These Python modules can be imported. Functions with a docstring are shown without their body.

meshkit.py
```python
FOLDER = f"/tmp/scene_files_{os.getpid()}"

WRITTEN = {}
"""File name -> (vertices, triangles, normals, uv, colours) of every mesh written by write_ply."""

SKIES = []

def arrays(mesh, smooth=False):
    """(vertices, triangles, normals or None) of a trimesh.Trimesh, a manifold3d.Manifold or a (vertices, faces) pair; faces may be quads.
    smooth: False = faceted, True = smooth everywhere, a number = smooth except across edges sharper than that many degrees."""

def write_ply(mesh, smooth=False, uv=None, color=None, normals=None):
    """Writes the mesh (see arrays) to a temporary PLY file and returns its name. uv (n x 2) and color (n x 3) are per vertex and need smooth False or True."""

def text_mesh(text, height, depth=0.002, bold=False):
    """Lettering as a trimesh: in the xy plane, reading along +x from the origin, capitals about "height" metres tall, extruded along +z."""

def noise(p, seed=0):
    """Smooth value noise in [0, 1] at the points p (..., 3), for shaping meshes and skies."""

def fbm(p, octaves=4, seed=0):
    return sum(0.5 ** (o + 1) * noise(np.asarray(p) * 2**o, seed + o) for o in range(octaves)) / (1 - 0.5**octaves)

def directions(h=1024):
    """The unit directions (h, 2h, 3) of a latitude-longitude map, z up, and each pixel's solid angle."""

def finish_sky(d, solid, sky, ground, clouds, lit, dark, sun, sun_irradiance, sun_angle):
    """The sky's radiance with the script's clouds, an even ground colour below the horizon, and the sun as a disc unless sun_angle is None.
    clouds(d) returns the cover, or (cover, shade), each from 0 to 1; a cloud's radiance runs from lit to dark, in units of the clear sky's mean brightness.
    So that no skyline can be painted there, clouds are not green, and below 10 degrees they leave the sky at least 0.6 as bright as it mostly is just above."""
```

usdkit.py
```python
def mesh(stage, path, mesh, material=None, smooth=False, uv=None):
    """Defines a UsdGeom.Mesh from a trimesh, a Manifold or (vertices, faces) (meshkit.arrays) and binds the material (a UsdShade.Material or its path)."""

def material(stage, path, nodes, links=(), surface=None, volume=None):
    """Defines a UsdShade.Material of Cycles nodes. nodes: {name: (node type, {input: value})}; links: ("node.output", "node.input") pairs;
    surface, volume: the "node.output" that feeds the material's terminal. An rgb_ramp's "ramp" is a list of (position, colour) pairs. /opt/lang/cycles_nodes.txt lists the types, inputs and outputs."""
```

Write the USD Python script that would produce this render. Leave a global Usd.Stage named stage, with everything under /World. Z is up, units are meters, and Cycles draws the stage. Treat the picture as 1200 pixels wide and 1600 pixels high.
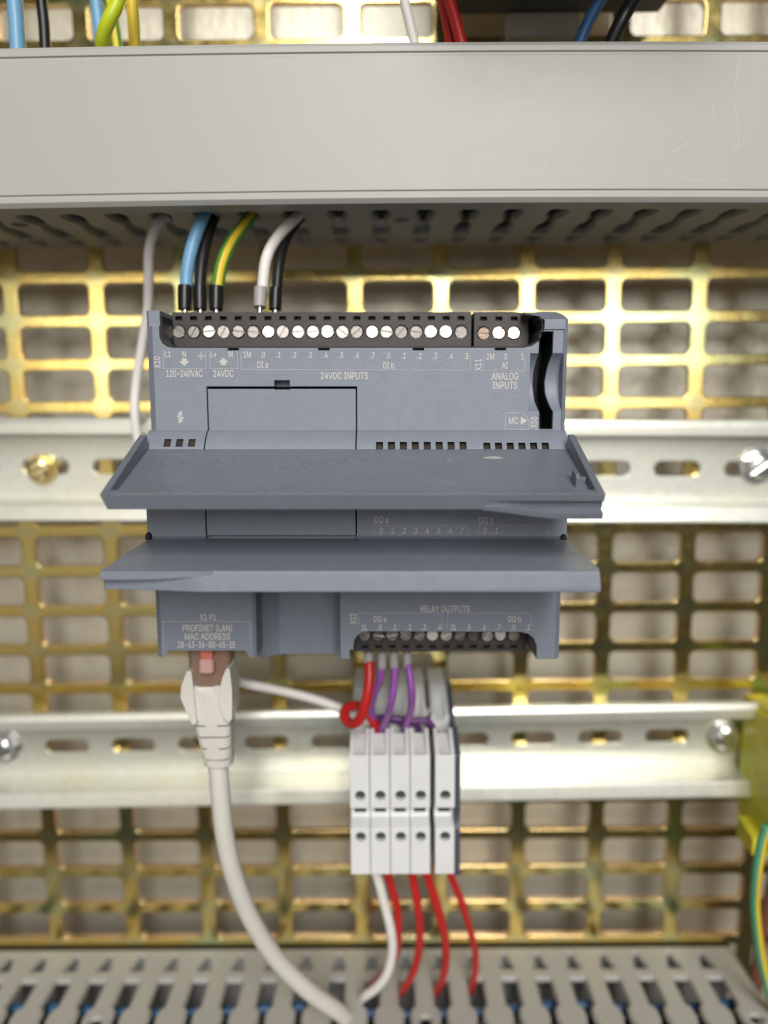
import math, random
import numpy as np, trimesh, manifold3d as m3
import shapely.geometry as sg
from shapely import affinity
from shapely.ops import unary_union
import usdkit, meshkit
from pxr import Usd, UsdGeom, UsdLux, UsdShade, Gf, Sdf, Vt

stage = Usd.Stage.CreateInMemory()
UsdGeom.SetStageUpAxis(stage, UsdGeom.Tokens.z)
UsdGeom.SetStageMetersPerUnit(stage, 1.0)
stage.SetDefaultPrim(UsdGeom.Xform.Define(stage, '/World').GetPrim())
UsdGeom.Scope.Define(stage, '/World/Looks')
# All builders work in millimetres: x to the right, y into the panel, z up; the front of the mounting plate is y = 0.
MM = 0.001

# ---------------------------------------------------------------- camera
cam = UsdGeom.Camera.Define(stage, '/World/camera')
CR, CU, CF = (0.999969, 0.001664, -0.007638), (0.007336, 0.137820, 0.990430), (-0.002701, 0.990456, -0.137803)
CP = (130.326552, -274.862166, -44.718524)
cam.AddTransformOp().Set(Gf.Matrix4d(*CR, 0, *CU, 0, -CF[0], -CF[1], -CF[2], 0, CP[0]*MM, CP[1]*MM, CP[2]*MM, 1))
cam.CreateHorizontalApertureAttr(24.0); cam.CreateVerticalApertureAttr(32.0); cam.CreateFocalLengthAttr(24.0)
cam.CreateClippingRangeAttr(Gf.Vec2f(0.01, 50))
cam.CreateFStopAttr(4.7); cam.CreateFocusDistanceAttr(0.192)
cam.CreateExposureAttr(0.38)

# ---------------------------------------------------------------- light: soft room light, a lamp panel overhead and a bright window behind the photographer
dome = UsdLux.DomeLight.Define(stage, '/World/room_ambience'); dome.CreateIntensityAttr(1.0)
dm = usdkit.material(stage, '/World/Looks/ambience', {'b': ('background_shader', {'color': (1.0, 0.96, 0.9), 'strength': 0.026})}, surface='b.background')
UsdShade.MaterialBindingAPI.Apply(dome.GetPrim()).Bind(dm)
def rect(name, pos, target, w, h, inten, col):
    l = UsdLux.RectLight.Define(stage, '/World/' + name)
    p, t = np.array(pos, float), np.array(target, float)
    zz = (p-t)/np.linalg.norm(p-t); xx = np.cross([0, 0, 1.0], zz); xx /= np.linalg.norm(xx); yy = np.cross(zz, xx)
    l.AddTransformOp().Set(Gf.Matrix4d(*xx, 0, *yy, 0, *zz, 0, *p, 1))
    l.CreateWidthAttr(w); l.CreateHeightAttr(h); l.CreateIntensityAttr(inten); l.CreateColorAttr(Gf.Vec3f(*col))
rect('tall_window', (0.36, -2.3, 1.16), (0.13, 0, -0.07), 0.75, 1.7, 12.4, (1.0, 0.98, 0.95))
rect('side_window', (0.82, -2.2, 0.16), (0.13, 0, -0.07), 0.56, 0.44, 3.4, (1.0, 0.98, 0.95))
rect('left_bar_fill', (-0.66, -2.3, 0.16), (0.13, 0, -0.07), 0.64, 0.44, 2.1, (1.0, 0.95, 0.86))  # added fill panel, brightens the reflections on the left plate bars
rect('ceiling_lamp', (0.05, -0.9, 1.3), (0.13, 0, -0.07), 0.7, 1.1, 0.8, (1.0, 0.97, 0.92))
rect('room_side_fill', (-1.0, -2.2, -0.05), (0.13, 0, -0.07), 1.5, 1.8, 0.25, (1.0, 0.95, 0.86))  # added glowing panel in place of a pale room wall, low fill

# ---------------------------------------------------------------- materials
M = {}
def mat(name, col, rough=0.5, metal=0.0, spec=0.5, var=0.0, vscale=60.0, col2=None, bump=0.0, bscale=900.0, bevel=0.0, rvar=0.0, extra=None, coat=0.0):
    n = {'g': ('geometry', {}), 'p': ('principled_bsdf', dict(base_color=col, roughness=rough, metallic=metal, specular_ior_level=spec, coat_weight=coat, **(extra or {})))}
    L = []
    if var or col2:
        c2 = col2 or tuple(min(1, c*(1+var)) for c in col); c1 = col if col2 else tuple(c*(1-var) for c in col)
        n['n'] = ('noise_texture', {'scale': vscale, 'detail': 4.0, 'roughness': 0.6}); n['r'] = ('rgb_ramp', {'ramp': [(0.32, c1), (0.68, c2)]})
        L += [('g.position', 'n.vector'), ('n.fac', 'r.fac'), ('r.color', 'p.base_color')]
    if rvar:
        n['n2'] = ('noise_texture', {'scale': 220.0, 'detail': 5.0, 'roughness': 0.65}); n['mr'] = ('map_range', {'from_min': 0.3, 'from_max': 0.7, 'to_min': rough-rvar, 'to_max': rough+rvar})
        L += [('g.position', 'n2.vector'), ('n2.fac', 'mr.value'), ('mr.result', 'p.roughness')]
    last = None
    if bevel:
        n['bv'] = ('bevel', {'samples': 4, 'radius': bevel*MM}); last = 'bv.bevel'
    if bump:
        n['n3'] = ('noise_texture', {'scale': bscale, 'detail': 3.0}); n['bp'] = ('bump', {'strength': bump, 'distance': 0.0002})
        L += [('g.position', 'n3.vector'), ('n3.fac', 'bp.height')]
        if last: L.append((last, 'bp.normal'))
        last = 'bp.normal'
    if last: L.append((last, 'p.normal'))
    M[name] = usdkit.material(stage, '/World/Looks/' + name, n, L, surface='p.BSDF'); return M[name]

mat('slate_plastic', (0.232, 0.258, 0.312), 0.46, bump=0.35, bscale=2600, bevel=0.28, var=0.04, vscale=300, rvar=0.06)
mat('slate_smooth', (0.175, 0.194, 0.230), 0.36, bump=0.12, bscale=1800, bevel=0.22, var=0.05, vscale=120, rvar=0.08)
mat('dark_slot', (0.012, 0.012, 0.013), 0.6)
mat('black_terminal', (0.046, 0.041, 0.038), 0.5, bump=0.25, bscale=2000, bevel=0.15, var=0.12, vscale=200)
mat('screw_steel', (0.60, 0.565, 0.525), 0.40, metal=0.9, bump=0.25, bscale=1500, rvar=0.1)
mat('screw_dull', (0.43, 0.40, 0.375), 0.36, metal=0.9, bump=0.3, bscale=1500, rvar=0.1)
mat('screw_brass', (0.62, 0.49, 0.37), 0.34, metal=0.9, bump=0.25, bscale=1500, rvar=0.1)
mat('print_white', (0.60, 0.57, 0.54), 0.7)
mat('edge_highlight_wear', (0.34, 0.35, 0.36), 0.5)  # pale tone of the rim's painted highlight and edge wear
mat('print_faint', (0.47, 0.465, 0.46), 0.7)
mat('led_window', (0.040, 0.032, 0.024), 0.3, var=0.2, vscale=700)
mat('duct_pvc', (0.46, 0.455, 0.425), 0.46, bump=0.12, bscale=500, var=0.025, vscale=25, bevel=0.9, rvar=0.03)
mat('duct_cover_pvc', (0.455, 0.447, 0.42), 0.46, bump=0.06, bscale=500, var=0.012, vscale=18, bevel=0.4, rvar=0.015)
mat('scratch', (0.57, 0.56, 0.53), 0.6)
mat('wall_paint', (0.66, 0.645, 0.54), 0.42, metal=0.5, bump=0.9, bscale=420, var=0.06, vscale=90)
mat('zinc_rail', (0.80, 0.78, 0.66), 0.33, metal=0.62, col2=(0.80, 0.82, 0.75), vscale=22, bump=0.03, bscale=250, bevel=0.9, rvar=0.03)
mat('zinc_screw', (0.74, 0.74, 0.72), 0.25, metal=0.95, bump=0.1, bscale=500)
mat('yellow_screw', (0.80, 0.62, 0.28), 0.28, metal=0.95, bump=0.1, bscale=500, col2=(0.8, 0.72, 0.42), vscale=150)
mat('white_terminal', (0.80, 0.80, 0.79), 0.42, bump=0.08, bscale=900, bevel=0.3, var=0.03, vscale=80)
mat('grey_terminal', (0.46, 0.46, 0.455), 0.45, bump=0.08, bscale=900, bevel=0.3)
mat('end_plate_blue', (0.075, 0.085, 0.115), 0.45, bevel=0.3)
mat('hole_dark', (0.05, 0.06, 0.06), 0.5)
mat('white_wire', (0.88, 0.84, 0.79), 0.42, var=0.03, vscale=90)
mat('boot_white', (0.74, 0.71, 0.64), 0.45, bump=0.1, bscale=700, bevel=0.3, var=0.03, vscale=90)
mat('blue_wire', (0.19, 0.41, 0.62), 0.38, var=0.05, vscale=90)
mat('dark_blue_wire', (0.035, 0.115, 0.26), 0.4, var=0.2, vscale=300)
mat('black_wire', (0.014, 0.014, 0.015), 0.36)
mat('red_wire', (0.56, 0.022, 0.02), 0.36, var=0.05, vscale=90)
mat('dark_purple_wire', (0.13, 0.035, 0.18), 0.4)
mat('purple_wire', (0.33, 0.10, 0.43), 0.4, var=0.05, vscale=90)
mat('green_wire', (0.10, 0.30, 0.04), 0.4)
mat('teal_wire', (0.09, 0.36, 0.20), 0.4)
mat('yellow_wire', (0.80, 0.56, 0.03), 0.4)
mat('lime_wire', (0.58, 0.68, 0.02), 0.4)
mat('brown_wire', (0.16, 0.055, 0.035), 0.45)
mat('ferrule_black', (0.012, 0.012, 0.013), 0.33, bevel=0.3)
mat('ferrule_grey', (0.42, 0.40, 0.39), 0.4, bevel=0.3)
mat('tin', (0.75, 0.72, 0.68), 0.25, metal=0.95)
mat('plug_clear', (0.62, 0.44, 0.34), 0.16, extra={'transmission_weight': 0.7}, bevel=0.2)
mat('plug_inner', (0.60, 0.38, 0.28), 0.3, var=0.2, vscale=300)
mat('latch_red', (0.70, 0.14, 0.09), 0.2, col2=(0.78, 0.30, 0.22), vscale=160, extra={'transmission_weight': 0.15})
mat('latch_pale', (0.74, 0.44, 0.38), 0.2, extra={'transmission_weight': 0.1})
mat('gold', (0.85, 0.62, 0.25), 0.25, metal=1.0)
mat('pe_body', (0.86, 0.74, 0.04), 0.42, col2=(0.50, 0.56, 0.05), vscale=75, bevel=0.4)
mat('pe_green', (0.22, 0.42, 0.04), 0.45, bevel=0.4)
mat('device_grey', (0.085, 0.088, 0.075), 0.55, bevel=0.5, var=0.1, vscale=80)
mat('device_pale', (0.40, 0.375, 0.33), 0.5, bevel=0.5)
# yellow chromated sheet steel: iridescent zinc passivation, pale green at the bar crossings and pink at the edges
usdkit.material(stage, '/World/Looks/yellow_zinc', {
    'g': ('geometry', {}), 'xyz': ('separate_xyz', {}),
    'n': ('noise_texture', {'scale': 24.0, 'detail': 2.0, 'roughness': 0.5}),
    'r': ('rgb_ramp', {'ramp': [(0.3, (0.78, 0.67, 0.26)), (0.5, (0.85, 0.61, 0.19)), (0.7, (0.62, 0.67, 0.33))]}),
    'ax': ('math', {'math_type': 'multiply', 'value2': 2*math.pi/0.030}), 'az': ('math', {'math_type': 'multiply', 'value2': 2*math.pi/0.014866}),
    'cx': ('math', {'math_type': 'cosine'}), 'cz': ('math', {'math_type': 'cosine'}),
    'mx': ('map_range', {'from_min': 0.55, 'from_max': 1.0, 'to_min': 0.0, 'to_max': 1.0, 'clamp': True}), 'mz': ('map_range', {'from_min': 0.0, 'from_max': 1.0, 'to_min': 0.0, 'to_max': 1.0, 'clamp': True}),
    'cc': ('math', {'math_type': 'multiply'}), 'cc2': ('math', {'math_type': 'multiply', 'value2': 0.5}),
    'mixc': ('mix_color', {'b': (0.62, 0.68, 0.42)}),
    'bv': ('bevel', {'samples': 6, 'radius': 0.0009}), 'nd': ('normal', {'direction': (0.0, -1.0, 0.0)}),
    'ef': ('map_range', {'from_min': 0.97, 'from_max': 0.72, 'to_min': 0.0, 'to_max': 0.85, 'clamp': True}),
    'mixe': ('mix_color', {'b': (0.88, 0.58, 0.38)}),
    'n2': ('noise_texture', {'scale': 200.0, 'detail': 3.0}), 'mr': ('map_range', {'from_min': 0.3, 'from_max': 0.7, 'to_min': 0.14, 'to_max': 0.21}),
    'n3': ('noise_texture', {'scale': 250.0, 'detail': 2.0}), 'bp': ('bump', {'strength': 0.06, 'distance': 0.0003}),
    'p': ('principled_bsdf', {'metallic': 0.98})},
    [('g.position', 'n.vector'), ('n.fac', 'r.fac'), ('g.position', 'xyz.vector'), ('xyz.x', 'ax.value1'), ('xyz.z', 'az.value1'), ('ax.value', 'cx.value1'), ('az.value', 'cz.value1'),
     ('cx.value', 'mx.value'), ('cz.value', 'mz.value'), ('mx.result', 'cc.value1'), ('mz.result', 'cc.value2'), ('cc.value', 'cc2.value1'), ('r.color', 'mixc.a'), ('cc2.value', 'mixc.fac'),
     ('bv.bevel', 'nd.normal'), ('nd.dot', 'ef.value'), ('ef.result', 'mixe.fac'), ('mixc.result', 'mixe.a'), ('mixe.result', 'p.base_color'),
     ('g.position', 'n2.vector'), ('n2.fac', 'mr.value'), ('mr.result', 'p.roughness'), ('g.position', 'n3.vector'), ('n3.fac', 'bp.height'), ('bv.bevel', 'bp.normal'), ('bp.normal', 'p.normal')], surface='p.BSDF')
M['yellow_zinc'] = UsdShade.Material.Get(stage, '/World/Looks/yellow_zinc')

# ---------------------------------------------------------------- scene helpers
def free(parent, name):
    p, k = f'{parent}/{name}', 0
    while stage.GetPrimAtPath(p): k += 1; p = f'{parent}/{name}_{k:03d}'
    return p
def tag(prim, label=None, cat=None, group=None, kind=None):
    for k, v in (('label', label), ('category', cat), ('group', group), ('kind', kind)):
        if v: prim.SetCustomDataByKey(k, v)
def thing(name, label, cat, loc=(0, 0, 0), roty=0.0, group=None):
    x = UsdGeom.Xform.Define(stage, free('/World', name))
    x.AddTranslateOp().Set(Gf.Vec3d(*[c*MM for c in loc]))
    if roty: x.AddRotateYOp().Set(math.degrees(roty))
    tag(x.GetPrim(), label, cat, group); return x.GetPrim()
def arr(m):
    if isinstance(m, (list, tuple)): m = trimesh.util.concatenate([arr(q) for q in m])
    if hasattr(m, 'to_mesh'):
        q = m.to_mesh(); m = trimesh.Trimesh(q.vert_properties[:, :3], q.tri_verts, process=False)
    return m
def obj(name, m, material, parent=None, smooth=30, label=None, kind=None, cat=None):
    t = arr(m).copy(); t.apply_scale(MM)
    pp = parent.GetPath().pathString if parent else '/World'
    o = usdkit.mesh(stage, free(pp, name), t, M[material], smooth=smooth).GetPrim()
    tag(o, label, cat, None, kind); return o
def man(t):
    t = arr(t); t.merge_vertices()
    return m3.Manifold(m3.Mesh(np.asarray(t.vertices, np.float32), np.asarray(t.faces, np.uint32)))
def box(x0, x1, z0, z1, d0, d1):
    'x range, z range, and d = distance in front of the plate (-y)'
    x0, x1 = sorted((x0, x1)); z0, z1 = sorted((z0, z1)); d0, d1 = sorted((d0, d1))
    return m3.Manifold.cube((x1-x0, d1-d0, z1-z0)).translate((x0, -d1, z0))
def cbox(x0, x1, z0, z1, d0, d1, c=0.3):
    a = box(x0+c, x1-c, z0+c, z1-c, d0, d1); b = box(x0, x1, z0+c, z1-c, d0+c, d1-c); e = box(x0+c, x1-c, z0, z1, d0+c, d1-c)
    return m3.Manifold.batch_hull([a, b, e])
def polys(p): return [g for g in getattr(p, 'geoms', [p]) if g.geom_type == 'Polygon' and g.area > 1e-9]
def cs(p):
    rings = []
    for g in polys(p):
        g = sg.polygon.orient(g)
        rings.append(np.array(g.exterior.coords)[:-1]); rings += [np.array(i.coords)[:-1] for i in g.interiors]
    return m3.CrossSection(rings, m3.FillRule.EvenOdd)
def ext(p, d0, d1):
    'polygon in (x, z), extruded from d0 to d1 in front of the plate'
    return m3.Manifold.extrude(cs(p), d1-d0).rotate((90, 0, 0)).translate((0, -d0, 0))
def prof(p, x0, x1):
    'profile polygon in (d, z), extruded along x'
    q = affinity.scale(sg.Polygon(p) if not hasattr(p, 'geom_type') else p, -1, 1, origin=(0, 0))   # (y, z)
    return m3.Manifold.extrude(cs(q), x1-x0).rotate((90, 0, 90)).translate((x0, 0, 0))
def hor(p, z0, z1):
    'polygon in (x, d), extruded in z'
    q = affinity.scale(sg.Polygon(p) if not hasattr(p, 'geom_type') else p, 1, -1, origin=(0, 0))
    return m3.Manifold.extrude(cs(q), z1-z0).translate((0, 0, z0))
def cyl_d(x, z, r, d0, d1, n=24): return m3.Manifold.cylinder(d1-d0, r, r, n).rotate((90, 0, 0)).translate((x, -d0, z))
def cyl_x(x0, x1, z, d, r, n=24): return m3.Manifold.cylinder(x1-x0, r, r, n).rotate((0, 90, 0)).translate((x0, -d, z))
def rrect(x0, x1, z0, z1, r, seg=6): return sg.box(x0+r, z0+r, x1-r, z1-r).buffer(r, quad_segs=seg)
def spline(pts, n=10):
    'Catmull-Rom through (x, Ydown, d) points -> world mm'
    P = np.array([(p[0], -p[2], -p[1]) for p in pts], float)
    Q = np.vstack([2*P[0]-P[1], P, 2*P[-1]-P[-2]]); out = []
    for i in range(1, len(Q)-2):
        for t in np.linspace(0, 1, n, endpoint=False):
            a, b, c, d = Q[i-1:i+3]
            out.append(0.5*((2*b)+(c-a)*t+(2*a-5*b+4*c-d)*t*t+(3*b-a-3*c+d)*t**3))
    return np.vstack([out, P[-1]])
def tube(pts, r, n=10, sides=14, a0=None, a1=None, raw=False):
    P = np.asarray(pts, float) if raw else spline(pts, n)
    rr = np.full(len(P), r) if np.ndim(r) == 0 else np.interp(np.linspace(0, 1, len(P)), np.linspace(0, 1, len(r)), r)
    T = np.gradient(P, axis=0); T /= np.linalg.norm(T, axis=1)[:, None]
    u = np.cross(T[0], [0, 1, 0.01]); u /= np.linalg.norm(u)
    full = a0 is None
    ang = np.linspace(0, 2*np.pi, sides, endpoint=False) if full else np.linspace(a0, a1, sides)
    V = []
    for p, t, q in zip(P, T, rr):
        u = u-t*np.dot(u, t); u /= np.linalg.norm(u); w = np.cross(t, u)
        V.append(p+q*(np.cos(ang)[:, None]*u+np.sin(ang)[:, None]*w))
    V = np.vstack(V); F = []
    k = sides
    for i in range(len(P)-1):
        for j in range(k if full else k-1):
            a, b = i*k+j, i*k+(j+1) % k
            F += [(a, b, b+k), (a, b+k, a+k)]
    if full:
        V = np.vstack([V, P[0], P[-1]]); c0, c1 = len(V)-2, len(V)-1; e = (len(P)-1)*k
        for j in range(k): F += [(c0, (j+1) % k, j), (c1, e+j, e+(j+1) % k)]
    t = trimesh.Trimesh(V, F, process=False)
    if full and t.volume < 0: t.invert()
    return t
WIDTH = {'120-240VAC': 9.5, '24VDC': 5.35, '24VDC INPUTS': 12.4, 'ANALOG': 7.0, 'INPUTS': 6.5, 'RELAY OUTPUTS': 13.4, 'PROFINET (LAN)': 13.4, 'MAC ADDRESS': 12.4, '28-63-36-B8-65-EE': 15.7}
def letters(s, cx, cz, h, d, rot=0, xs=0.70, depth=0.05, bold=True):
    t = meshkit.text_mesh(s, h, depth, bold); b = t.bounds
    t.apply_translation((-(b[0][0]+b[1][0])/2, -h/2, 0)); t.apply_transform(np.diag([WIDTH[s]/(b[1][0]-b[0][0]) if s in WIDTH else xs, 1, 1, 1]))
    if rot: t.apply_transform(trimesh.transformations.rotation_matrix(math.radians(rot), (0, 0, 1)))
    t.apply_transform(trimesh.transformations.rotation_matrix(math.pi/2, (1, 0, 0)))
    t.apply_translation((cx, -d, cz)); return t
rng = random.Random(7)

# ================================================================ THE SETTING: the cabinet's back wall
obj('cabinet_back_wall', box(-120, 380, -380, 180, -32, -27), 'wall_paint', label='taupe painted back wall of the cabinet seen through the plate openings', kind='structure')

# ================================================================ perforated mounting plate
PX, PZ = 30.0, 14.866
holes = []
for i in range(-4, 12):
    for j in range(-9, 24):
        holes.append(rrect(i*PX+2.65, (i+1)*PX-2.65, -(j+1)*PZ+2.0, -j*PZ-2.0, 2.2, 5))
plate = sg.box(-4*PX-3, -24*PZ-2, 12*PX+3, 9*PZ+2).difference(unary_union(holes))
pl = thing('mounting_plate', 'yellow chromated perforated mounting plate behind the rails and ducts', 'mounting plate')
obj('perforated_sheet', ext(plate, -2.5, 0), 'yellow_zinc', pl)

# ================================================================ DIN rails
def rail(label, loc, tilt, xs0, screwed):
    t = thing('din_rail', label, 'rail', loc, tilt)
    c = [(0.2, 12.2), (15, 12.2), (15, 17.5), (13.8, 17.5), (13.8, 13.6), (0.2+1.4, 13.6)]
    pr = [(0.2, -13.2), (0.2, 13.2), (13.4, 13.2), (12.9, 17.6), (14.2, 17.6), (15.0, 15.4), (15.0, 11.8), (1.6, 11.8), (1.6, -11.8), (14.3, -11.8), (15.4, -17.2), (15.0, -17.7), (14.0, -17.7), (13.2, -13.2)]
    m = prof(sg.Polygon(pr).buffer(0.45, quad_segs=4).buffer(-0.9, quad_segs=4).buffer(0.45, quad_segs=4), -150, 190)
    k = xs0
    while k < 185:
        m = m - ext(rrect(k-8.2, k+8.2, -2.7, 2.7, 2.65, 8), -1, 4); k += 25.0
    obj('rail_profile', m, 'zinc_rail', t); return t
rail('zinc plated DIN rail carrying the grey controller, the upper of two rails', (126.0, 0, -66.8), 0.0105, -141.89, None)
rail('zinc plated DIN rail carrying the white terminals, the lower of two rails', (126.0, 0, -169.3), -0.0110, -141.17, None)

def screw(label, u, r, mt, ang, h=4.0, hexa=True):
    t = thing('rail_screw', label, 'screw', (u[0], -u[2], -u[1]))
    head = m3.Manifold.cylinder(h, r, r*0.97, 6 if hexa else 32)
    dome_ = m3.Manifold.sphere(r*1.6, 48).translate((0, 0, h-r*1.6+0.5))
    head = (head ^ dome_) - m3.Manifold.cube((r*3, 1.1, 2.6), True).translate((0, 0, h))
    obj('head', head.rotate((0, 0, ang)).rotate((90, 0, 0)), mt, t)
    obj('washer', (m3.Manifold.cylinder(1.0, r*1.28, r*1.28, 40)).rotate((90, 0, 0)).translate((0, 0.99, 0)), mt, t)
    obj('shank', m3.Manifold.cylinder(14, r*0.5, r*0.5, 20).rotate((90, 0, 0)).translate((0, 14.2, 0)), mt, t)
screw('yellow brass coloured slotted screw in the upper rail, left of the controller', (8.01, 66.31, 2.6), 4.4, 'yellow_screw', 28)
screw('bright zinc slotted screw in the upper rail at the right picture edge', (262.27, 67.08, 2.6), 5.0, 'zinc_screw', 35)
screw('shiny zinc screw in the lower rail beside the yellow green earth terminal', (256.10, 167.84, 2.6), 5.4, 'zinc_screw', -50)
screw('zinc screw in the lower rail cut by the left picture edge', (-13.79, 170.02, 2.6), 5.0, 'zinc_screw', 60)

# ================================================================ cable ducts
def wallslots(xs, x0, x1, grow=0.0, foot=2.75):
    'duct side wall in (x, d): slots with a wide foot and a narrow wavy mouth, a wedge hole below each'
    w = sg.box(x0, 0, x1, 58.6)
    cut = []
    for x in xs:
        cut.append(rrect(x-foot, x+foot, 17.6, 30.5, 0.6))
        cut.append(sg.Polygon([(x-foot, 26), (x+foot, 26), (x+foot, 28.2), (x+1.1, 32.5), (x+0.95, 36), (x+2.3, 41.0), (x+2.5, 46), (x+1.0, 50), (x+0.9, 60), (x-0.9, 60), (x-1.0, 50), (x-2.5, 46), (x-2.3, 41.0), (x-0.95, 36), (x-1.1, 32.5), (x-foot, 28.2)]).buffer(-0.35).buffer(0.7).buffer(-0.35))
        cut.append(sg.Polygon([(x-2.6, 12.6), (x+2.6, 12.6), (x+0.4, 4.6), (x-0.4, 4.6)]).buffer(-0.4).buffer(0.4))
    for k, x in enumerate(xs):
        if k % 9 == 2: cut.append(sg.Point(x+6.2, 37.0).buffer(2.0))
    return w.difference(unary_union(cut).buffer(grow))
def duct(name, label, x0, x1, ztop, zbot, phase_t, phase_b, cover=True, bow=False):
    t = thing(name, label, 'cable duct')
    def warp(m):
        m = arr(m)
        if bow:
            m = trimesh.Trimesh(*trimesh.remesh.subdivide_to_size(m.vertices, m.faces, 30.0, max_iter=12)); m.merge_vertices()
            v = m.vertices.copy(); s = (v[:, 0]-130)/100.0
            v[:, 2] += -0.6*s*s*np.clip(-v[:, 1]/60, 0, 1); m.vertices = v
        return m
    def xs(ph):
        k0 = math.ceil((x0+4-ph)/12.65); return [ph+12.65*k for k in range(k0, 400) if ph+12.65*k < x1-4]
    obj('channel_base', warp(box(x0, x1, zbot, ztop, 0.1, 1.9)), 'duct_pvc', t)
    wt, ft = (2.3, 2.2) if bow else (1.7, 2.75)
    def wall(ph, z0, z1, up):
        a, b = wallslots(xs(ph), x0, x1, 0.0, ft), wallslots(xs(ph), x0, x1, 0.55, ft)
        return (hor(a, z0, z1-0.6) + hor(b, z1-0.61, z1)) if up else (hor(b, z0, z0+0.6) + hor(a, z0+0.59, z1))
    obj('side_wall', warp(wall(phase_t, ztop-wt, ztop, True)), 'duct_pvc', t)
    obj('side_wall', warp(wall(phase_b, zbot, zbot+wt, False)), 'duct_pvc', t)
    if cover:
        e = 0.9
        p = [(60.6, zbot-e+1.2), (60.6, zbot+1.3), (60.25, zbot+1.5), (60.25, zbot+2.1), (60.6, zbot+2.3), (60.6, ztop-2.6), (60.2, ztop-2.4), (60.2, ztop-1.8), (60.6, ztop-1.6), (60.6, ztop+e-1.2), (59.6, ztop+e),
             (52.5, ztop+e), (52.5, ztop+0.08), (58.9, ztop+0.08), (58.9, zbot-0.08), (52.5, zbot-0.08), (52.5, zbot-e), (59.6, zbot-e)]
        obj('cover', warp(prof(p, x0, x1)), 'duct_cover_pvc', t)
    return t
duct('wire_duct', 'wide grey closed cable duct with plain cover above the controller', -130, 390, 48.0, 9.7, 116.85, 116.85, True, True)
lowd = duct('wire_duct', 'grey slotted cable duct along the bottom edge with wires dropping in', -130, 262.99, -254.6, -294.6, -2.70, -2.70, True, False)

cov = stage.GetPrimAtPath('/World/wire_duct/cover')
for q in ([(223.51, 44.40), (222.70, 40.99), (222.13, 36.30)], [(222.13, 33.15), (223.40, 28.40), (224.05, 22.82), (222.31, 20.75)], [(216.39, 33.99), (217.14, 29.24)], [(205.97, 15.74), (208.57, 14.42), (215.41, 13.39), (222.18, 13.66)], [(172.39, 23.24), (173.02, 17.29), (172.25, 13.58)], [(182.77, 26.35), (182.22, 22.04)], [(150.76, 25.01), (151.80, 20.20)], [(206.60, 20.56), (210.69, 23.41)]):
    obj('scratch_mark', ext(sg.LineString(q).buffer(0.11), 60.5, 60.63), 'scratch', cov, smooth=False)

# ================================================================ the controller
plc = thing('programmable_controller', 'slate grey programmable controller with both terminal covers swung open', 'controller', (68.2, 0, -19.9), 0.0073)
W = 109.8
cav = sg.Polygon([(3.6, 5), (3.6, -7.0), (4.2, -8.4), (5.4, -9.3), (7, -9.6), (98.3, -9.6), (100.5, -9.1), (102.2, -8.0), (103.2, -6.4), (103.6, -4.5), (103.6, -2.6), (102.6, -1.3), (101.2, -0.75), (99.4, -0.4), (99.4, 5)])
up = sg.Polygon([(0, 0), (99, 0.25), (W-1.8, 0.25), (W-0.5, -0.5), (W, -1.8), (W, -31.4), (0, -31.4)]).difference(cav)
front_up = ext(up, 52, 71)
# sloping upper edge of the right pillar and the recess for the closed cover on the left pillar
front_up = front_up - prof([(71.5, -2.4), (71.5, 2), (64, 2), (64, 0.2), (70.2, -2.2)], 98, 115)
front_up = front_up - box(-1, 3.7, -4.0, 1, 70.0, 72)
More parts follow.
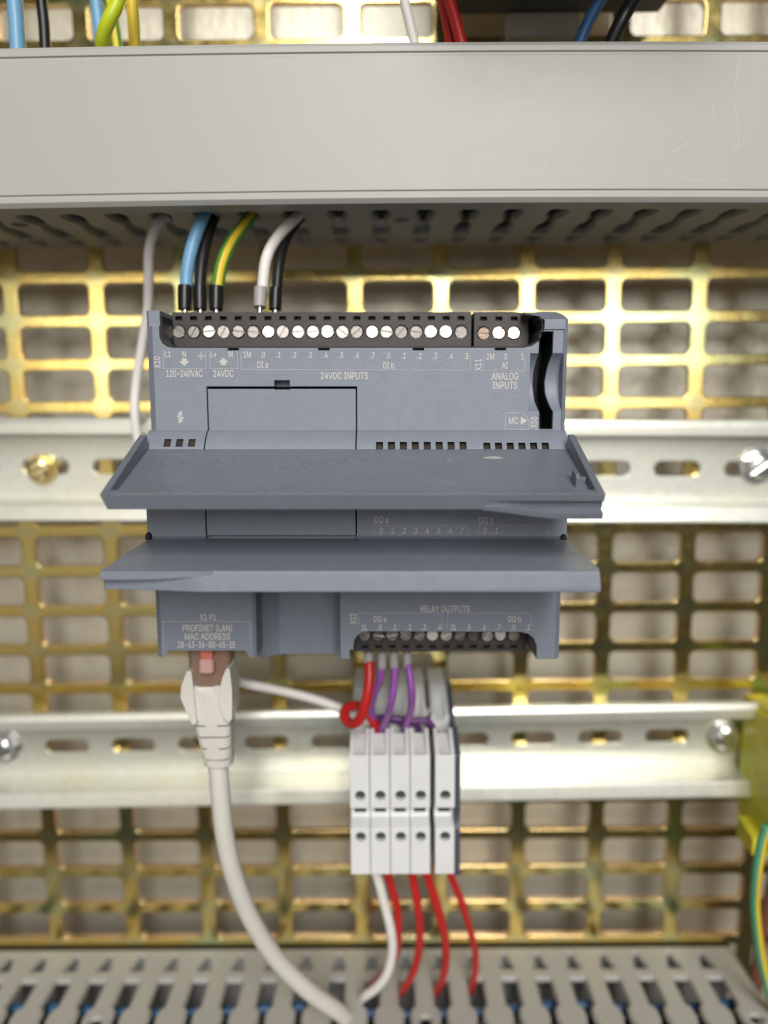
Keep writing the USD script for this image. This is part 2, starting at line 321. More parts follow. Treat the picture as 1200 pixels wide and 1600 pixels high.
# edge chamfers
front_up = front_up - hor([(-0.1, 69.2), (-0.1, 72), (1.8, 72), (1.8, 71.0)], -32, 1) - hor([(W+0.1, 70.2), (W+0.1, 72), (W-0.8, 72), (W-0.8, 71.0)], -32, 1)
# band with the lamps, bulging out to the middle face
a = [(71.0, -30.9), (71.6, -31.0), (72.4, -31.35), (73.3, -32.0), (74.3, -32.9), (75.3, -34.0), (76.2, -35.2), (76.8, -36.4), (77.0, -37.6)]
band = prof([(52, -30.9)] + a + [(77.0, -58.2), (76.4, -59.2), (73.0, -60.5), (52, -60.5)], 0.15, W-0.15)
front = front_up + band
# finger scoop and memory card slot
front = front - cyl_x(100.1, 108.7, -18.5, 75.5, 8.75, 96)
sl = [(102.35, -5.4), (105.95, -5.4), (105.9, -11.0), (105.3, -14.5), (104.9, -18.5), (105.1, -21.5), (105.9, -24.6), (106.45, -26.2), (106.45, -30.7), (102.9, -30.7), (102.8, -26.4), (102.0, -23.5), (101.6, -19.0), (101.7, -15.5), (102.2, -11.8)]
front = front - ext(sg.Polygon(sl), 56, 74)
front = front - ext(sg.Polygon([(101.6, -4.9), (108.6, -4.9), (108.6, -5.15), (101.6, -5.15)]), 70.6, 72) - ext(sg.Polygon([(108.6, -4.9), (108.85, -4.9), (108.85, -30.8), (108.6, -30.8)]), 70.6, 72)
# little latch notches along the terminal pocket, notch above the blank cover, lamp holes
for nx in (21.2, 44.8, 69.4, 90.8): front = front - box(nx, nx+3.0, -10.25, -9.0, 66, 72)
front = front - box(33.2, 37.3, -20.4, -17.9, 66.5, 72)
leds = [5.81, 8.97, 12.13] + [60.81+k*3.084 for k in range(8)] + [88.55+k*3.024 for k in range(6)]
ledz = [-34.05]*3 + [-34.75]*8 + [-34.95]*6
for x, z in zip(leds, ledz): front = front - box(x-0.9, x+0.9, z-0.95, z+0.95, 72, 79)
cover_box = box(15.75, 54.55, -58.0, -20.15, 60, 80); cover_gap = box(15.4, 54.9, -60.6, -19.5, 60, 80)
blank = (front ^ cover_box)
front = front - cover_gap + (front ^ box(15.4, 54.9, -60.6, -58.2, 60, 74))
# lower face: port section on the left, deep middle, relay section on the right
left_low = sg.Polygon([(0, -59), (27.2, -59), (27.2, -92.5), (25.6, -92.5), (24.0, -90.6), (3.4, -90.6), (1.4, -92.5), (0, -92.5)])
cut2 = sg.Polygon([(52.6, -94), (52.6, -90.3), (53.6, -90.3), (53.7, -88.2), (54.4, -86.6), (55.6, -85.6), (57.4, -85.15), (98.9, -85.3), (101.2, -85.9), (102.7, -87.2), (103.5, -89.4), (103.5, -94)])
right_low = sg.box(50.1, -92.9, W, -59).difference(cut2)
low = ext(left_low, 50, 73) + ext(right_low, 50, 73)
low = low - hor([(-0.1, 71.6), (-0.1, 74), (1.4, 74), (1.4, 73)], -95, -60) - hor([(W+0.1, 71.6), (W+0.1, 74), (W-1.4, 74), (W-1.4, 73)], -95, -60) - hor([(27.3, 72.2), (27.3, 74), (26.3, 74), (26.3, 73)], -95, -60)
low = low - box(3.5, 24.2, -91.5, -89.6, 40, 71.6)     # port pocket
mid_low = hor([(26.5, 40), (26.5, 63), (28.6, 60.5), (31.5, 58.6), (40, 58.0), (47.5, 58.4), (50.4, 60), (50.4, 40)], -96.4, -60)
house = cbox(0.6, W-0.6, -92.8, 0.8, 16, 54, 1.0) - ext(cav.buffer(0.01), 44.5, 60) - box(52.5, 104, -100, -84.5, 44.5, 60) - box(3.5, 24.2, -99, -80, 46, 72)
obj('housing', house + front + low + mid_low, 'slate_plastic', plc, smooth=25)
obj('blank_cover', blank, 'slate_plastic', plc, smooth=25, label='blank rectangular option cover in the middle of the front')
slp = sg.Polygon(sl)
obj('card_slot_shade', box(101.2, 107, -31, -5, 54, 57) + ext(slp.buffer(0.02).difference(slp.buffer(-0.15)), 56.5, 70.6) - cyl_x(100.1, 108.7, -18.5, 75.5, 9.1, 96), 'dark_slot', plc)  # black shell, paints the shade deep in the card slot
obj('pocket_shade', ext(cav.buffer(-0.02).difference(cav.buffer(-0.45)) & sg.box(0, -12, 110, -1.3), 45, 69.6), 'dark_slot', plc)  # black shell, paints the shade on the pocket walls
obj('cover_gap_lining', box(15.3, 55.0, -58.8, -19.3, 59.5, 60.3), 'dark_slot', plc)
for x, z in zip(leds, ledz):
    obj('status_lamp', prof([(72.5, z-0.86), (75.15, z-0.86), (73.85, z+0.86), (72.5, z+0.86)], x-0.84, x+0.84), 'led_window', plc)
for x, z in ((0.55, -58.4), (W-1.0, -58.9)):
    obj('hinge_pin', m3.Manifold.sphere(1.05, 20).scale((0.8, 1, 1.25)).translate((x, -77.2, z)), 'dark_slot', plc)

# terminal rows
def screw_head(r, ang):
    h = m3.Manifold.cylinder(1.2, r, r*0.94, 24) - m3.Manifold.cube((r*3, 0.5, 1.3), True).translate((0, 0, 1.2))
    return h.rotate((0, 0, ang)).rotate((90, 0, 0))
def term(name, x0, x1, z0, z1, d, xs, sz, hz, mt, top=True, mix=0.85):
    body = box(x0, x1, z0, z1, 44.6, d)
    for x in xs:
        body = body - cyl_d(x, sz, 1.86, d-1.6, d+1, 24) - box(x-0.95, x+0.95, hz-0.55, hz+0.55, d-2.5, d+1)
    if top:
        body = body - box(x0-1, x1+1, z1-0.55, z1+1, d-0.8, d+1)
    else:
        for x in xs: body = body - box(x-1.4, x+1.4, z0-1, z0+4, 47, 55)
    o = obj(name, body, 'black_terminal', plc)
    for x in xs:
        ang = rng.choice([0, 5, -8, 30, 38, -35, 50, 12, 25, 60])
        obj('clamp_screw', screw_head(1.68+rng.uniform(-.05, .05), ang).rotate((rng.uniform(-7, 7), 0, rng.uniform(-7, 7))).translate((x, -(d-1.3+rng.uniform(-0.1, 0.2)), sz)), mt if rng.random() < mix else ('screw_steel' if mt != 'screw_steel' else 'screw_dull'), o)
    return o
term('terminal_strip', 3.8, 85.9, -11.5, 1.0, 59, [5.65+4.075*k for k in range(20)], -4.4, -0.75, 'screw_steel')
term('terminal_strip', 86.7, 101.6, -11.5, 0.9, 59, [89.25+4.2*k for k in range(3)], -4.75, -0.9, 'screw_brass')
term('terminal_strip', 53.2, 102.8, -94.7, -83.5, 61, [56.45+3.895*k for k in range(12)], -90.0, -93.2, 'screw_dull', False, 0.75)

# open covers
def lid_at(m, hinge_d, hinge_z, theta):
    'lid modelled flat: x as on the controller, length along -y from the hinge, z up; then tilted down by theta'
    return arr(m).copy().apply_transform(trimesh.transformations.rotation_matrix(theta, (1, 0, 0))).apply_translation((0, -hinge_d, hinge_z))
th = math.radians(18.2)
def lb(x0, x1, l0, l1, z0, z1): return box(x0, x1, z0, z1, l0, l1)
LL = 32.0
fl = lb(-0.1, W+0.4, 0.3, LL-0.2, -1.8, 0)
wl = [prof([(0.2, -1.8), (LL, -1.8), (LL, 1.9), (5, 3.7), (0.2, 3.9)], -0.3, 1.35), prof([(0.2, -1.8), (LL, -1.8), (LL, 1.9), (5, 3.7), (0.2, 3.9)], W-0.9, W+0.75)]
rim = lb(-0.3, W+0.75, LL-2.2, LL, -1.8, 1.9)
tray = fl + wl[0] + wl[1] + rim
lowlip = sg.Polygon([(83.5, -1.8), (86, -1.95), (90, -2.5), (95, -3.3), (99, -3.75), (104, -3.95), (W+0.6, -3.9), (W+0.6, -1.0), (80, -1.0)])
grip = ext(lowlip, LL-2.4, LL-1.1)
strip = sg.Polygon([(84.5, -0.9), (87, -0.85), (91, -1.35), (96, -2.05), (101, -2.45), (W+0.75, -2.5), (W+0.75, -3.95), (104, -4.0), (99, -3.8), (95, -3.35), (90, -2.55), (86, -2.0), (83.5, -1.8)])
tray = tray - hor([(85, LL+0.01), (94, LL-1.0), (W+2, LL-1.2), (W+2, LL+1), (85, LL+1)], -1.95, 0.15)
tray = tray + grip + ext(strip, LL-2.0, LL+0.55)
tray = tray - ext(sg.Polygon([(-1.2, 1.6), (-0.3, 1.6), (0.85, -2.0), (-1.2, -2.0)]), 0, LL+1)
upper = obj('terminal_cover', lid_at(tray, 76.6, -35.5, th), 'slate_smooth', plc, smooth=25, label='upper terminal cover, open, showing its hollow inner side')
det = [prof([(20, 0), (24.5, 0), (24.5, 2.3), (23.5, 3.0), (20, 2.6)], W-4.0, W-3.2), box(W-3.2, W-1.0, 0, 1.4, 21, 22.2)]
obj('latch_rib', lid_at([arr(q) for q in det], 76.6, -35.5, th), 'slate_smooth', upper)
obj('edge_highlight_wear', lid_at([box(3+k*2.1, 3+k*2.1+rng.uniform(0.8, 2.1), 1.86, 1.915, LL-0.16, LL+0.012) for k in range(48)], 76.6, -35.5, th), 'edge_highlight_wear', upper, smooth=False)  # pale dashes paint the highlight line along the worn rim edge
def flat(t, x, l, rot=0):    # lettering lying on the lid's inner floor, reading from the front
    t = t.copy(); t.apply_translation((x, -l, 0)); return t
def raised(s, x, l, h, xs=0.9):
    t = meshkit.text_mesh(s, h, 0.14); t.apply_transform(np.diag([xs, 1, 1, 1])); t.apply_translation((x, -l, -0.02)); return t
def ring(x, l, r, w=0.25, hgt=0.1, sy=1.0):
    return arr(m3.Manifold.extrude(cs(affinity.scale(sg.Point(0, 0).buffer(r), 1, sy).difference(affinity.scale(sg.Point(0, 0).buffer(r-w), 1, sy))), hgt).translate((x, -l, -0.02)))
obj('moulded_lettering', lid_at([raised('>PC-GF10 FR(40)<  21', 29.0, 9.2, 2.2), raised('A5E02727268', 31.5, 14.6, 2.2), raised('TONTEC', 65.5, 8.6, 2.6, 1.15), raised('25', 53.6, 7.6, 2.0)], 76.6, -35.5, th), 'slate_plastic', upper)
obj('moulded_mark', lid_at([ring(22.4, 9.0, 2.9, 0.3), ring(22.4, 9.0, 1.7, 0.5)] + [arr(box(-0.18, 0.18, 0, 0.1, -0.9, 0.9).rotate((0, 0, 60*k)).translate((22.4+2.1*math.cos(k*1.047), -9.0-2.1*math.sin(k*1.047), 0))) for k in range(6)] + [ring(55.0, 7.0, 3.0, 0.25, 0.1, 0.75)], 76.6, -35.5, th), 'slate_plastic', upper)
obj('ejector_mark', lid_at([ring(36.0, 25.5, 3.0, 0.12, 0.06), ring(74.0, 25.5, 3.4, 0.12, 0.06), ring(9.5, 9, 2.6, 0.12, 0.06)], 76.6, -35.5, th), 'slate_smooth', upper)
obj('worn_spot', lid_at(arr(m3.Manifold.extrude(cs(sg.Polygon([(86.6, -6.4), (88.2, -5.4), (89.8, -5.2), (91.0, -5.7), (91.8, -6.6), (90, -6.9), (88, -6.7)])), 0.05).translate((0, 0, -0.01))), 76.6, -35.5, th), 'print_faint', upper)
# lower cover: smooth outer side up
LB = 31.4; tl = math.radians(3.2)
top2 = hor([(0.6, 0), (W-0.8, 0), (W+0.2, 12), (W+0.4, LB), (-0.7, LB), (-0.6, 22), (-0.2, 12)], -1.7, 0)
rim2 = prof([(LB-3.6, 0), (LB, 0), (LB+0.35, -0.35), (LB+0.9, -4.3), (LB+0.75, -4.65), (LB-3.4, -4.65)], -0.7, W+0.4)
side2 = [box(-0.3, 1.2, -3.6, -1.0, 6, LB), box(W-1.1, W+0.3, -3.6, -1.0, 6, LB)]
lid2 = top2 + rim2 + side2[0] + side2[1]
lid2 = lid2 - hor([(-3, LB-1.5), (3, LB-1.3), (9, LB-0.85), (14, LB-0.3), (19, LB+0.4), (24.5, LB+1.2), (-3, LB+4)], -6, -1.0)
lipshape = sg.Polygon([(-0.85, 0), (24, 0), (24, -0.4), (21, -1.05), (17, -1.55), (12, -1.85), (5, -1.95), (-0.8, -1.95)])
lid2 = lid2 + ext(lipshape, LB-3.4, LB+0.5)
lid2 = lid2 - ext(sg.Polygon([(W+0.2, -4.8), (W+0.2, -3.2), (W-0.1, -0.0), (W+3, 0), (W+3, -4.8)]), LB-2, LB+2)
lower = obj('terminal_cover', lid_at(lid2, 76.8, -59.0, tl), 'slate_plastic', plc, smooth=25, label='lower terminal cover, swung up, showing its smooth outer side')

# printed lettering on the front: (text, x, z, cap height, d, rotation)
T = [('X10', 2.75, -13.3, 1.65, 71, 90), ('L1', 5.6, -11.2, 1.5, 71, 0), ('N', 9.9, -11.2, 1.5, 71, 0), ('L+', 17.6, -11.2, 1.5, 71, 0), ('M', 22.0, -11.2, 1.5, 71, 0), ('1M', 26.3, -11.3, 1.5, 71, 0)]
T += [(s, 30.4+4.08*k, -11.3-0.035*k, 1.5, 71, 0) for k, s in enumerate(['.0', '.1', '.2', '.3', '.4', '.5', '.6', '.7', '.0', '.1', '.2', '.3', '.4', '.5'])]
T += [('2M', 89.7, -11.85, 1.5, 71, 0), ('0', 93.7, -11.85, 1.5, 71, 0), ('1', 98.0, -11.85, 1.5, 71, 0), ('DI a', 30.3, -13.9, 1.55, 71, 0), ('DI b', 63.2, -14.1, 1.55, 71, 0), ('AI', 93.5, -14.15, 1.6, 71, 0),
      ('120-240VAC', 9.75, -16.15, 1.75, 71, 0), ('24VDC', 20.0, -16.15, 1.75, 71, 0), ('24VDC INPUTS', 51.6, -16.75, 1.75, 71, 0), ('ANALOG', 93.6, -16.9, 1.8, 71, 0), ('INPUTS', 93.65, -19.25, 1.8, 71, 0), ('X11', 86.55, -14.0, 1.65, 71, 90),
      ('X50', 101.45, -28.9, 1.6, 71, 90), ('MC', 96.1, -28.45, 1.7, 71, 0),
      ('DQ a', 61.3, -53.95, 1.7, 77, 0), ('DQ b', 88.6, -54.1, 1.7, 77, 0)]
T += [(s, 61.1+3.0*k, -56.8, 1.55, 77, 0) for k, s in enumerate(['.0', '.1', '.2', '.3', '.4', '.5', '.6', '.7'])] + [('.0', 88.2, -56.8, 1.55, 77, 0), ('.1', 91.2, -56.8, 1.55, 77, 0)]
T += [('X1 P1', 14.3, -81.15, 1.65, 73, 0), ('PROFINET (LAN)', 14.05, -84.2, 1.75, 73, 0), ('MAC ADDRESS', 14.0, -86.55, 1.75, 73, 0), ('28-63-36-B8-65-EE', 13.7, -88.85, 1.75, 73, 0),
      ('RELAY OUTPUTS', 78.5, -78.85, 1.75, 73, 0), ('X12', 53.6, -81.6, 1.65, 73, 90), ('DQ a', 60.9, -81.65, 1.6, 73, 0), ('DQ b', 97.3, -81.65, 1.6, 73, 0)]
T += [(s, 56.75+4.02*k, -84.0, 1.5, 73, 0) for k, s in enumerate(['1L', '.0', '.1', '.2', '.3', '.4', '2L', '.5', '.6', '.7', '.0', '.1'])]
for s, x, z, h, d, r in T:
    obj('lettering', letters(s, x, z, h, d+0.03, r), 'print_white', plc, smooth=False)
def pline(name, pts, d, w=0.13, mt='print_faint'):
    obj(name, ext(sg.LineString(pts).buffer(w/2, cap_style='square', join_style='mitre'), d-0.02, d+0.035), mt, plc, smooth=False)
pline('printed_bracket', [(4.4, -10.4), (4.4, -14.9), (15.5, -14.9), (15.5, -10.4)], 71)
pline('printed_bracket', [(16.5, -10.4), (16.5, -14.9), (23.7, -14.9), (23.7, -10.4)], 71)
pline('printed_bracket', [(24.7, -10.6), (24.7, -15.1), (84.5, -15.3), (84.5, -11.6)], 71)
pline('printed_bracket', [(88.0, -11.4), (88.0, -15.35), (98.6, -15.45), (98.6, -11.6)], 71)
pline('printed_bracket', [(94.0, -26.4), (94.0, -30.7), (100.2, -30.7), (100.2, -28.3), (98.6, -26.4), (94.0, -26.4)], 71, 0.16)
pline('printed_bracket', [(59.5, -57.9), (59.5, -55.4), (83.7, -55.4), (83.7, -57.9)], 77)
pline('printed_bracket', [(86.5, -57.9), (86.5, -55.4), (104.6, -55.4), (104.6, -57.9)], 77)
pline('printed_bracket', [(2.0, -90.0), (2.0, -82.4), (25.7, -82.4), (25.7, -89.8)], 73)
pline('printed_bracket', [(55.1, -83.5), (55.1, -80.1), (77.7, -80.1), (77.7, -84.3)], 73)
pline('printed_bracket', [(79.1, -84.3), (79.1, -80.1), (101.8, -80.1), (101.8, -83.6)], 73)
def mark(pl_): obj('printed_mark', ext(unary_union(pl_), 70.98, 71.035), 'print_white', plc, smooth=False)
mark([sg.Polygon([(9.2, -12.3), (10.5, -12.3), (10.5, -13.0), (11.2, -13.0), (9.85, -14.2), (8.5, -13.0), (9.2, -13.0)])])
mark([sg.Polygon([(19.4, -14.0), (20.7, -14.0), (20.7, -13.3), (21.4, -13.3), (20.05, -12.1), (18.7, -13.3), (19.4, -13.3)])])
mark([sg.box(14.2, -11.6, 14.4, -10.4), sg.box(13.2, -11.75, 15.4, -11.55), sg.box(13.7, -12.15, 14.9, -12.0), sg.box(14.05, -12.5, 14.55, -12.35)])
mark([sg.Polygon([(98.0, -27.4), (99.8, -28.45), (98.0, -29.5)])])
mark([sg.Point(8.3, -26.6).buffer(0.55).difference(sg.Point(8.3, -26.6).buffer(0.25)), sg.Point(8.3, -28.3).buffer(0.55).difference(sg.Point(8.3, -28.3).buffer(0.25)), sg.LineString([(8.7, -26.0), (7.6, -27.4), (9.0, -27.6), (7.9, -29.0)]).buffer(0.16)])

# ================================================================ terminals on the lower rail
def prof_terminal():
    # (d, z below the terminal's top): sloping entry, raised front with a notch, sloping foot
    return [(4, 0), (18, -0.6), (33.5, -6.0), (34.2, -17), (42.8, -17), (43.4, -5.9), (44.5, -5.4), (55, -9.6), (55, -26.4), (53, -27.2), (50.0, -28.4), (49.2, -30.0), (50.2, -31.8), (53.6, -32.6), (55, -33.2), (55, -48.2), (44, -50.5), (40, -54), (30, -56), (18, -60), (4, -60)]
tb = None
TBX = [118.6+6.15*k for k in range(4)] + [144.55]
TBL = ['leftmost white rail terminal in the row, with the red wire looped above it', 'second white rail terminal, with a white wire leaving its foot', 'white rail terminal in the middle of the row of five', 'fourth white rail terminal, just left of the gap in the row', 'white rail terminal standing alone right of the gap against the dark end plate']
for k, x in enumerate(TBX):
    if k == 0:
        tb = thing('rail_terminal', TBL[0], 'terminal', (x, 0, -140.2), 0, 'white terminals on the lower rail')
        m = prof(prof_terminal(), 0.12, 6.0) 
        m = m - cyl_d(3.2, -22.4, 1.6, 46, 56) - cyl_d(3.2, -35.9, 1.6, 46, 56) - box(1.2, 5.0, -53, -46.5, 40.5, 47)
        m = m - cyl_d(3.05, -1.0, 1.8, 46, 60).rotate((0, 0, 0))
        m = m - prof([(43, -4), (43, -7.4), (47.5, -8.8), (52.6, -9.6), (54.6, -9.5), (54.6, -4)], 1.3, 4.9) - prof([(20, -0.4), (24, -4.2), (29, -6.4), (34, -7.5), (34, 0), (20, 2)], 1.4, 4.7)
        obj('body', m, 'white_terminal', tb)
        for z in (-22.4, -35.9):
            h = obj('screw_hole', cyl_d(3.2, z, 1.5, 48, 53.4), 'hole_dark', tb)
        obj('side_rim', prof(sg.Polygon(prof_terminal()).buffer(-0.05).difference(sg.Polygon(prof_terminal()).buffer(-1.1)), 6.0, 6.14), 'grey_terminal', tb)
        obj('notch_strip', box(1.3, 4.9, -29.3, -27.4, 47, 51.9), 'hole_dark', tb)  # dark block in the notch below the upper hole
    else:
        r = UsdGeom.Xform.Define(stage, free('/World', 'rail_terminal')); r.GetPrim().GetReferences().AddInternalReference(tb.GetPath()); r.GetPrim().SetInstanceable(True)
        r.ClearXformOpOrder(); r.AddTranslateOp().Set(Gf.Vec3d(x*MM, 0, -140.2*MM)); tag(r.GetPrim(), TBL[k], 'terminal', 'white terminals on the lower rail')
ep = thing('end_plate', 'thin dark blue end plate closing the right end of the white terminals', 'end plate', (150.75, 0, -140.2))
obj('plate_body', prof(sg.Polygon(prof_terminal()).buffer(0.5).buffer(6).buffer(-6), 0, 1.5), 'end_plate_blue', ep)

# ================================================================ wires
def wire(label, pts, r, mt, group=None, stripe=None, sa=(1.0, 2.2), ferrule=None, n=10, raw=False):
    t = thing('wire', label, 'wire', (0, 0, 0), 0, group)
    obj('insulation', tube(pts, r, n, raw=raw), mt, t, smooth=True)
    if stripe: obj('stripe', tube(pts, r*1.012, n, 8, sa[0], sa[1]), stripe, t, smooth=True)
    if ferrule:
        (p0, p1, fr, fm) = ferrule
        obj('ferrule_collar', tube([p0, p1], [fr, fr, fr*0.96], 4, 20), fm, t, smooth=40)
        e = np.array(p1)+(np.array(p1)-np.array(p0))/np.linalg.norm(np.array(p1)-np.array(p0))*3.2
        obj('ferrule_pin', tube([p1, tuple(e)], fr*0.42, 2, 12), 'tin', t, smooth=40)
    return t
BLK = 'black wires feeding the top terminals'
wire('thin white wire dropping left of the controller and running behind it', [(66.95, -10.96, 40), (64.03, -8.82, 40), (60.08, -2.95, 36), (58.09, 4.75, 32), (55.91, 13.66, 27), (52.57, 25.24, 24), (49.77, 37.33, 23), (49.14, 47.59, 24), (50.79, 60.05, 24), (59.42, 78.54, 28), (69.27, 105.30, 32), (74.49, 127.66, 36), (82.99, 132.36, 38), (92.18, 134.57, 38), (104.47, 137.66, 38), (113.70, 140.97, 38), (120.07, 144.04, 38), (126.03, 147.12, 37)], 1.55, 'white_wire')
wire('light blue wire with black ferrule in the second top terminal', [(80.40, -12.59, 46), (79.04, -9.22, 47), (76.28, -1.13, 49), (74.59, 6.04, 50), (73.98, 13.57, 51)], 1.85, 'blue_wire', None, ferrule=((73.91, 10.93, 51), (73.88, 17.58, 52), 2.0, 'ferrule_black'))
wire('black wire with black ferrule between the blue and the yellow green wire', [(82.45, -12.32, 42), (80.67, -8.54, 43), (78.83, -0.82, 46), (78.13, 6.78, 49), (77.97, 13.60, 51)], 1.75, 'black_wire', None, ferrule=((78.08, 10.97, 51), (78.23, 17.61, 52), 1.95, 'ferrule_black'))
wire('yellow and green earth wire with black ferrule in the top terminals', [(93.97, -12.23, 42), (91.06, -8.82, 43), (86.60, -2.00, 46), (84.03, 5.07, 49), (82.69, 13.64, 51)], 1.85, 'green_wire', None, 'yellow_wire', (1.0, 1.9), ferrule=((82.78, 11.18, 51), (82.75, 17.65, 52), 2.05, 'ferrule_black'))
wire('white wire with grey ferrule and bare metal tip in the top terminals', [(107.73, -12.65, 42), (104.79, -9.24, 43), (99.86, -3.31, 46), (96.82, 3.41, 49), (95.72, 13.88, 52)], 1.6, 'white_wire', None, ferrule=((95.58, 11.75, 53), (95.40, 17.29, 54), 1.8, 'ferrule_grey'))
wire('black wire with black ferrule just right of the white ferrule', [(106.53, -11.29, 38), (104.03, -7.78, 40), (101.39, -1.57, 44), (100.28, 5.02, 48), (99.73, 13.78, 51)], 1.55, 'black_wire', None, ferrule=((99.61, 11.66, 51), (99.40, 17.78, 52), 1.85, 'ferrule_black'))
wire('red wire with white ferrule looping above the leftmost white terminal', [(124.99, 120.54, 54), (124.98, 125.37, 56), (123.99, 131.52, 57), (121.98, 137.71, 56), (119.13, 140.39, 53), (117.05, 139.19, 50), (117.91, 137.75, 47), (121.57, 138.58, 44), (125.09, 143.68, 41), (127.07, 148.87, 39), (127.45, 152.15, 38.5)], 1.55, 'red_wire', None, ferrule=((124.78, 122.33, 54), (124.83, 117.37, 54), 1.45, 'ferrule_grey'))
wire('purple wire nearest the red one below the relay outputs', [(128.61, 120.91, 53), (128.18, 126.10, 53), (126.35, 132.28, 50), (125.19, 139.87, 44), (126.28, 146.05, 39.5), (126.44, 149.96, 38.5)], 1.05, 'purple_wire', None, ferrule=((128.79, 122.71, 53), (128.83, 117.73, 53), 1.35, 'ferrule_grey'))
wire('middle purple wire bending left into the white terminals', [(132.44, 120.59, 54), (132.39, 126.39, 55), (131.39, 133.37, 55), (130.21, 139.91, 49), (128.55, 146.70, 42), (128.29, 150.84, 38.5)], 1.1, 'purple_wire', None, ferrule=((132.43, 122.38, 54), (132.26, 117.43, 54), 1.35, 'ferrule_grey'))
wire('rightmost purple wire below the relay outputs, bowed to the right', [(136.45, 120.62, 54), (137.13, 125.06, 56), (137.69, 130.62, 56), (137.29, 138.10, 50), (135.89, 146.32, 42), (135.55, 150.89, 38.5)], 1.1, 'purple_wire', None, ferrule=((136.44, 122.41, 54), (136.27, 117.46, 54), 1.35, 'ferrule_grey'))
wire('purple jumper wire lying across the terminal openings', [(125.41, 149.73, 39), (126.69, 144.97, 39), (131.64, 144.14, 40), (138.41, 145.05, 40), (143.13, 145.30, 40), (145.88, 149.87, 39)], 1.1, 'dark_purple_wire')
wire('dark purple jumper wire behind the other jumper', [(128.70, 150.86, 36.5), (130.61, 146.28, 37), (134.97, 147.18, 37), (139.55, 147.65, 37), (141.03, 150.95, 36.5)], 1.0, 'dark_purple_wire')
wire('white wire from the second terminal foot curving into the bottom duct', [(124.73, 189.63, 46), (126.73, 195.65, 46), (128.72, 204.87, 45), (130.74, 214.71, 44), (131.33, 224.32, 42), (129.57, 234.13, 40), (125.80, 242.07, 37), (121.68, 248.57, 33), (119.47, 258.00, 23.63)], 1.55, 'white_wire')
wire('red wire beside the white one, partly hidden by it', [(129.23, 192.19, 42), (130.24, 197.85, 42), (132.30, 206.53, 41), (133.34, 216.07, 39), (132.45, 230.93, 35), (128.40, 242.99, 29), (124.66, 250.75, 25), (122.39, 258.00, 19.35)], 1.35, 'red_wire')
wire('red wire ending at the slot nearest the small round hole', [(137.15, 191.61, 43), (138.17, 197.70, 43), (139.62, 206.79, 43), (140.54, 216.98, 41), (140.22, 228.65, 38), (137.98, 241.05, 33), (135.19, 250.93, 27), (134.36, 258.00, 20.99)], 1.35, 'red_wire')
wire('red wire from the fourth terminal bending back at the duct', [(141.89, 191.01, 44), (143.34, 197.75, 44), (146.13, 207.52, 43), (148.41, 218.20, 41), (149.70, 231.46, 36), (149.09, 244.30, 30), (147.65, 252.42, 25), (147.48, 258.00, 20.78)], 1.4, 'red_wire')
wire('rightmost red wire, from the terminal beside the end plate', [(149.51, 192.33, 42), (151.01, 198.44, 42), (154.63, 208.99, 40), (157.93, 221.96, 36), (160.36, 234.21, 31), (160.69, 244.81, 27), (160.30, 253.14, 23), (160.18, 258.00, 20.25)], 1.2, 'red_wire')
TOPG = None
wire('light blue wire at the top left corner entering the duct', [(27.83, -78.45, 42), (27.27, -68.57, 42), (27.32, -61.91, 42), (27.19, -55.19, 42), (27.06, -48.42, 42)], 2.1, 'blue_wire')
wire('black wire right of the light blue one at the top left', [(31.69, -82.61, 34), (31.53, -72.39, 34), (31.80, -65.50, 34), (31.70, -58.56, 34), (31.60, -51.55, 34)], 1.6, 'black_wire')
wire('darker blue wire behind the bright yellow green one', [(43.16, -87.77, 24), (43.87, -77.12, 24), (44.42, -69.94, 24), (44.97, -62.70, 24), (45.13, -55.40, 24)], 1.9, 'blue_wire')
wire('bright yellow green wire bending in front of the others, top left', [(61.93, -72.90, 52), (59.53, -63.47, 52), (56.86, -58.72, 52), (54.40, -55.62, 50), (52.40, -52.45, 46), (50.96, -46.52, 42)], 1.9, 'lime_wire', None)
wire('yellow and green wire behind the bright bent one', [(49.37, -84.56, 30), (50.09, -74.17, 30), (50.83, -67.16, 30), (51.58, -60.09, 30), (52.33, -52.96, 30)], 1.7, 'green_wire', None, 'yellow_wire', (1.0, 1.9))
wire('yellow wire with green edge, rightmost of the top left bunch', [(58.30, -81.34, 36), (58.32, -71.20, 36), (58.51, -64.37, 36), (58.52, -57.48, 36), (58.53, -50.53, 36)], 1.7, 'green_wire', None, 'yellow_wire', (0.5, 2.5))
wire('white wire entering the duct near the top middle', [(134.83, -78.59, 40), (136.59, -68.61, 40), (138.02, -62.73, 40), (139.82, -55.10, 40), (140.90, -48.27, 40)], 1.45, 'white_wire')
wire('red wire at the top middle, left of a pair', [(146.10, -79.54, 38), (147.58, -69.48, 38), (148.88, -63.55, 38), (150.20, -55.87, 38), (150.97, -48.98, 38)], 1.6, 'red_wire')
wire('red wire at the top middle, right of a pair', [(146.76, -76.38, 44), (149.10, -66.57, 44), (150.91, -60.79, 44), (152.92, -53.29, 44), (154.04, -46.57, 44)], 1.6, 'red_wire')
wire('blue wire with white specks crossing before the dark device', [(195.83, -75.97, 44), (190.85, -66.22, 44), (187.97, -61.30, 44), (185.13, -54.36, 44), (183.19, -46.33, 44)], 1.7, 'dark_blue_wire')
wire('thick black wire crossing before the dark device', [(204.06, -73.79, 48), (198.70, -64.22, 48), (195.90, -59.39, 48), (193.19, -52.93, 46), (191.47, -46.26, 44)], 2.0, 'black_wire')
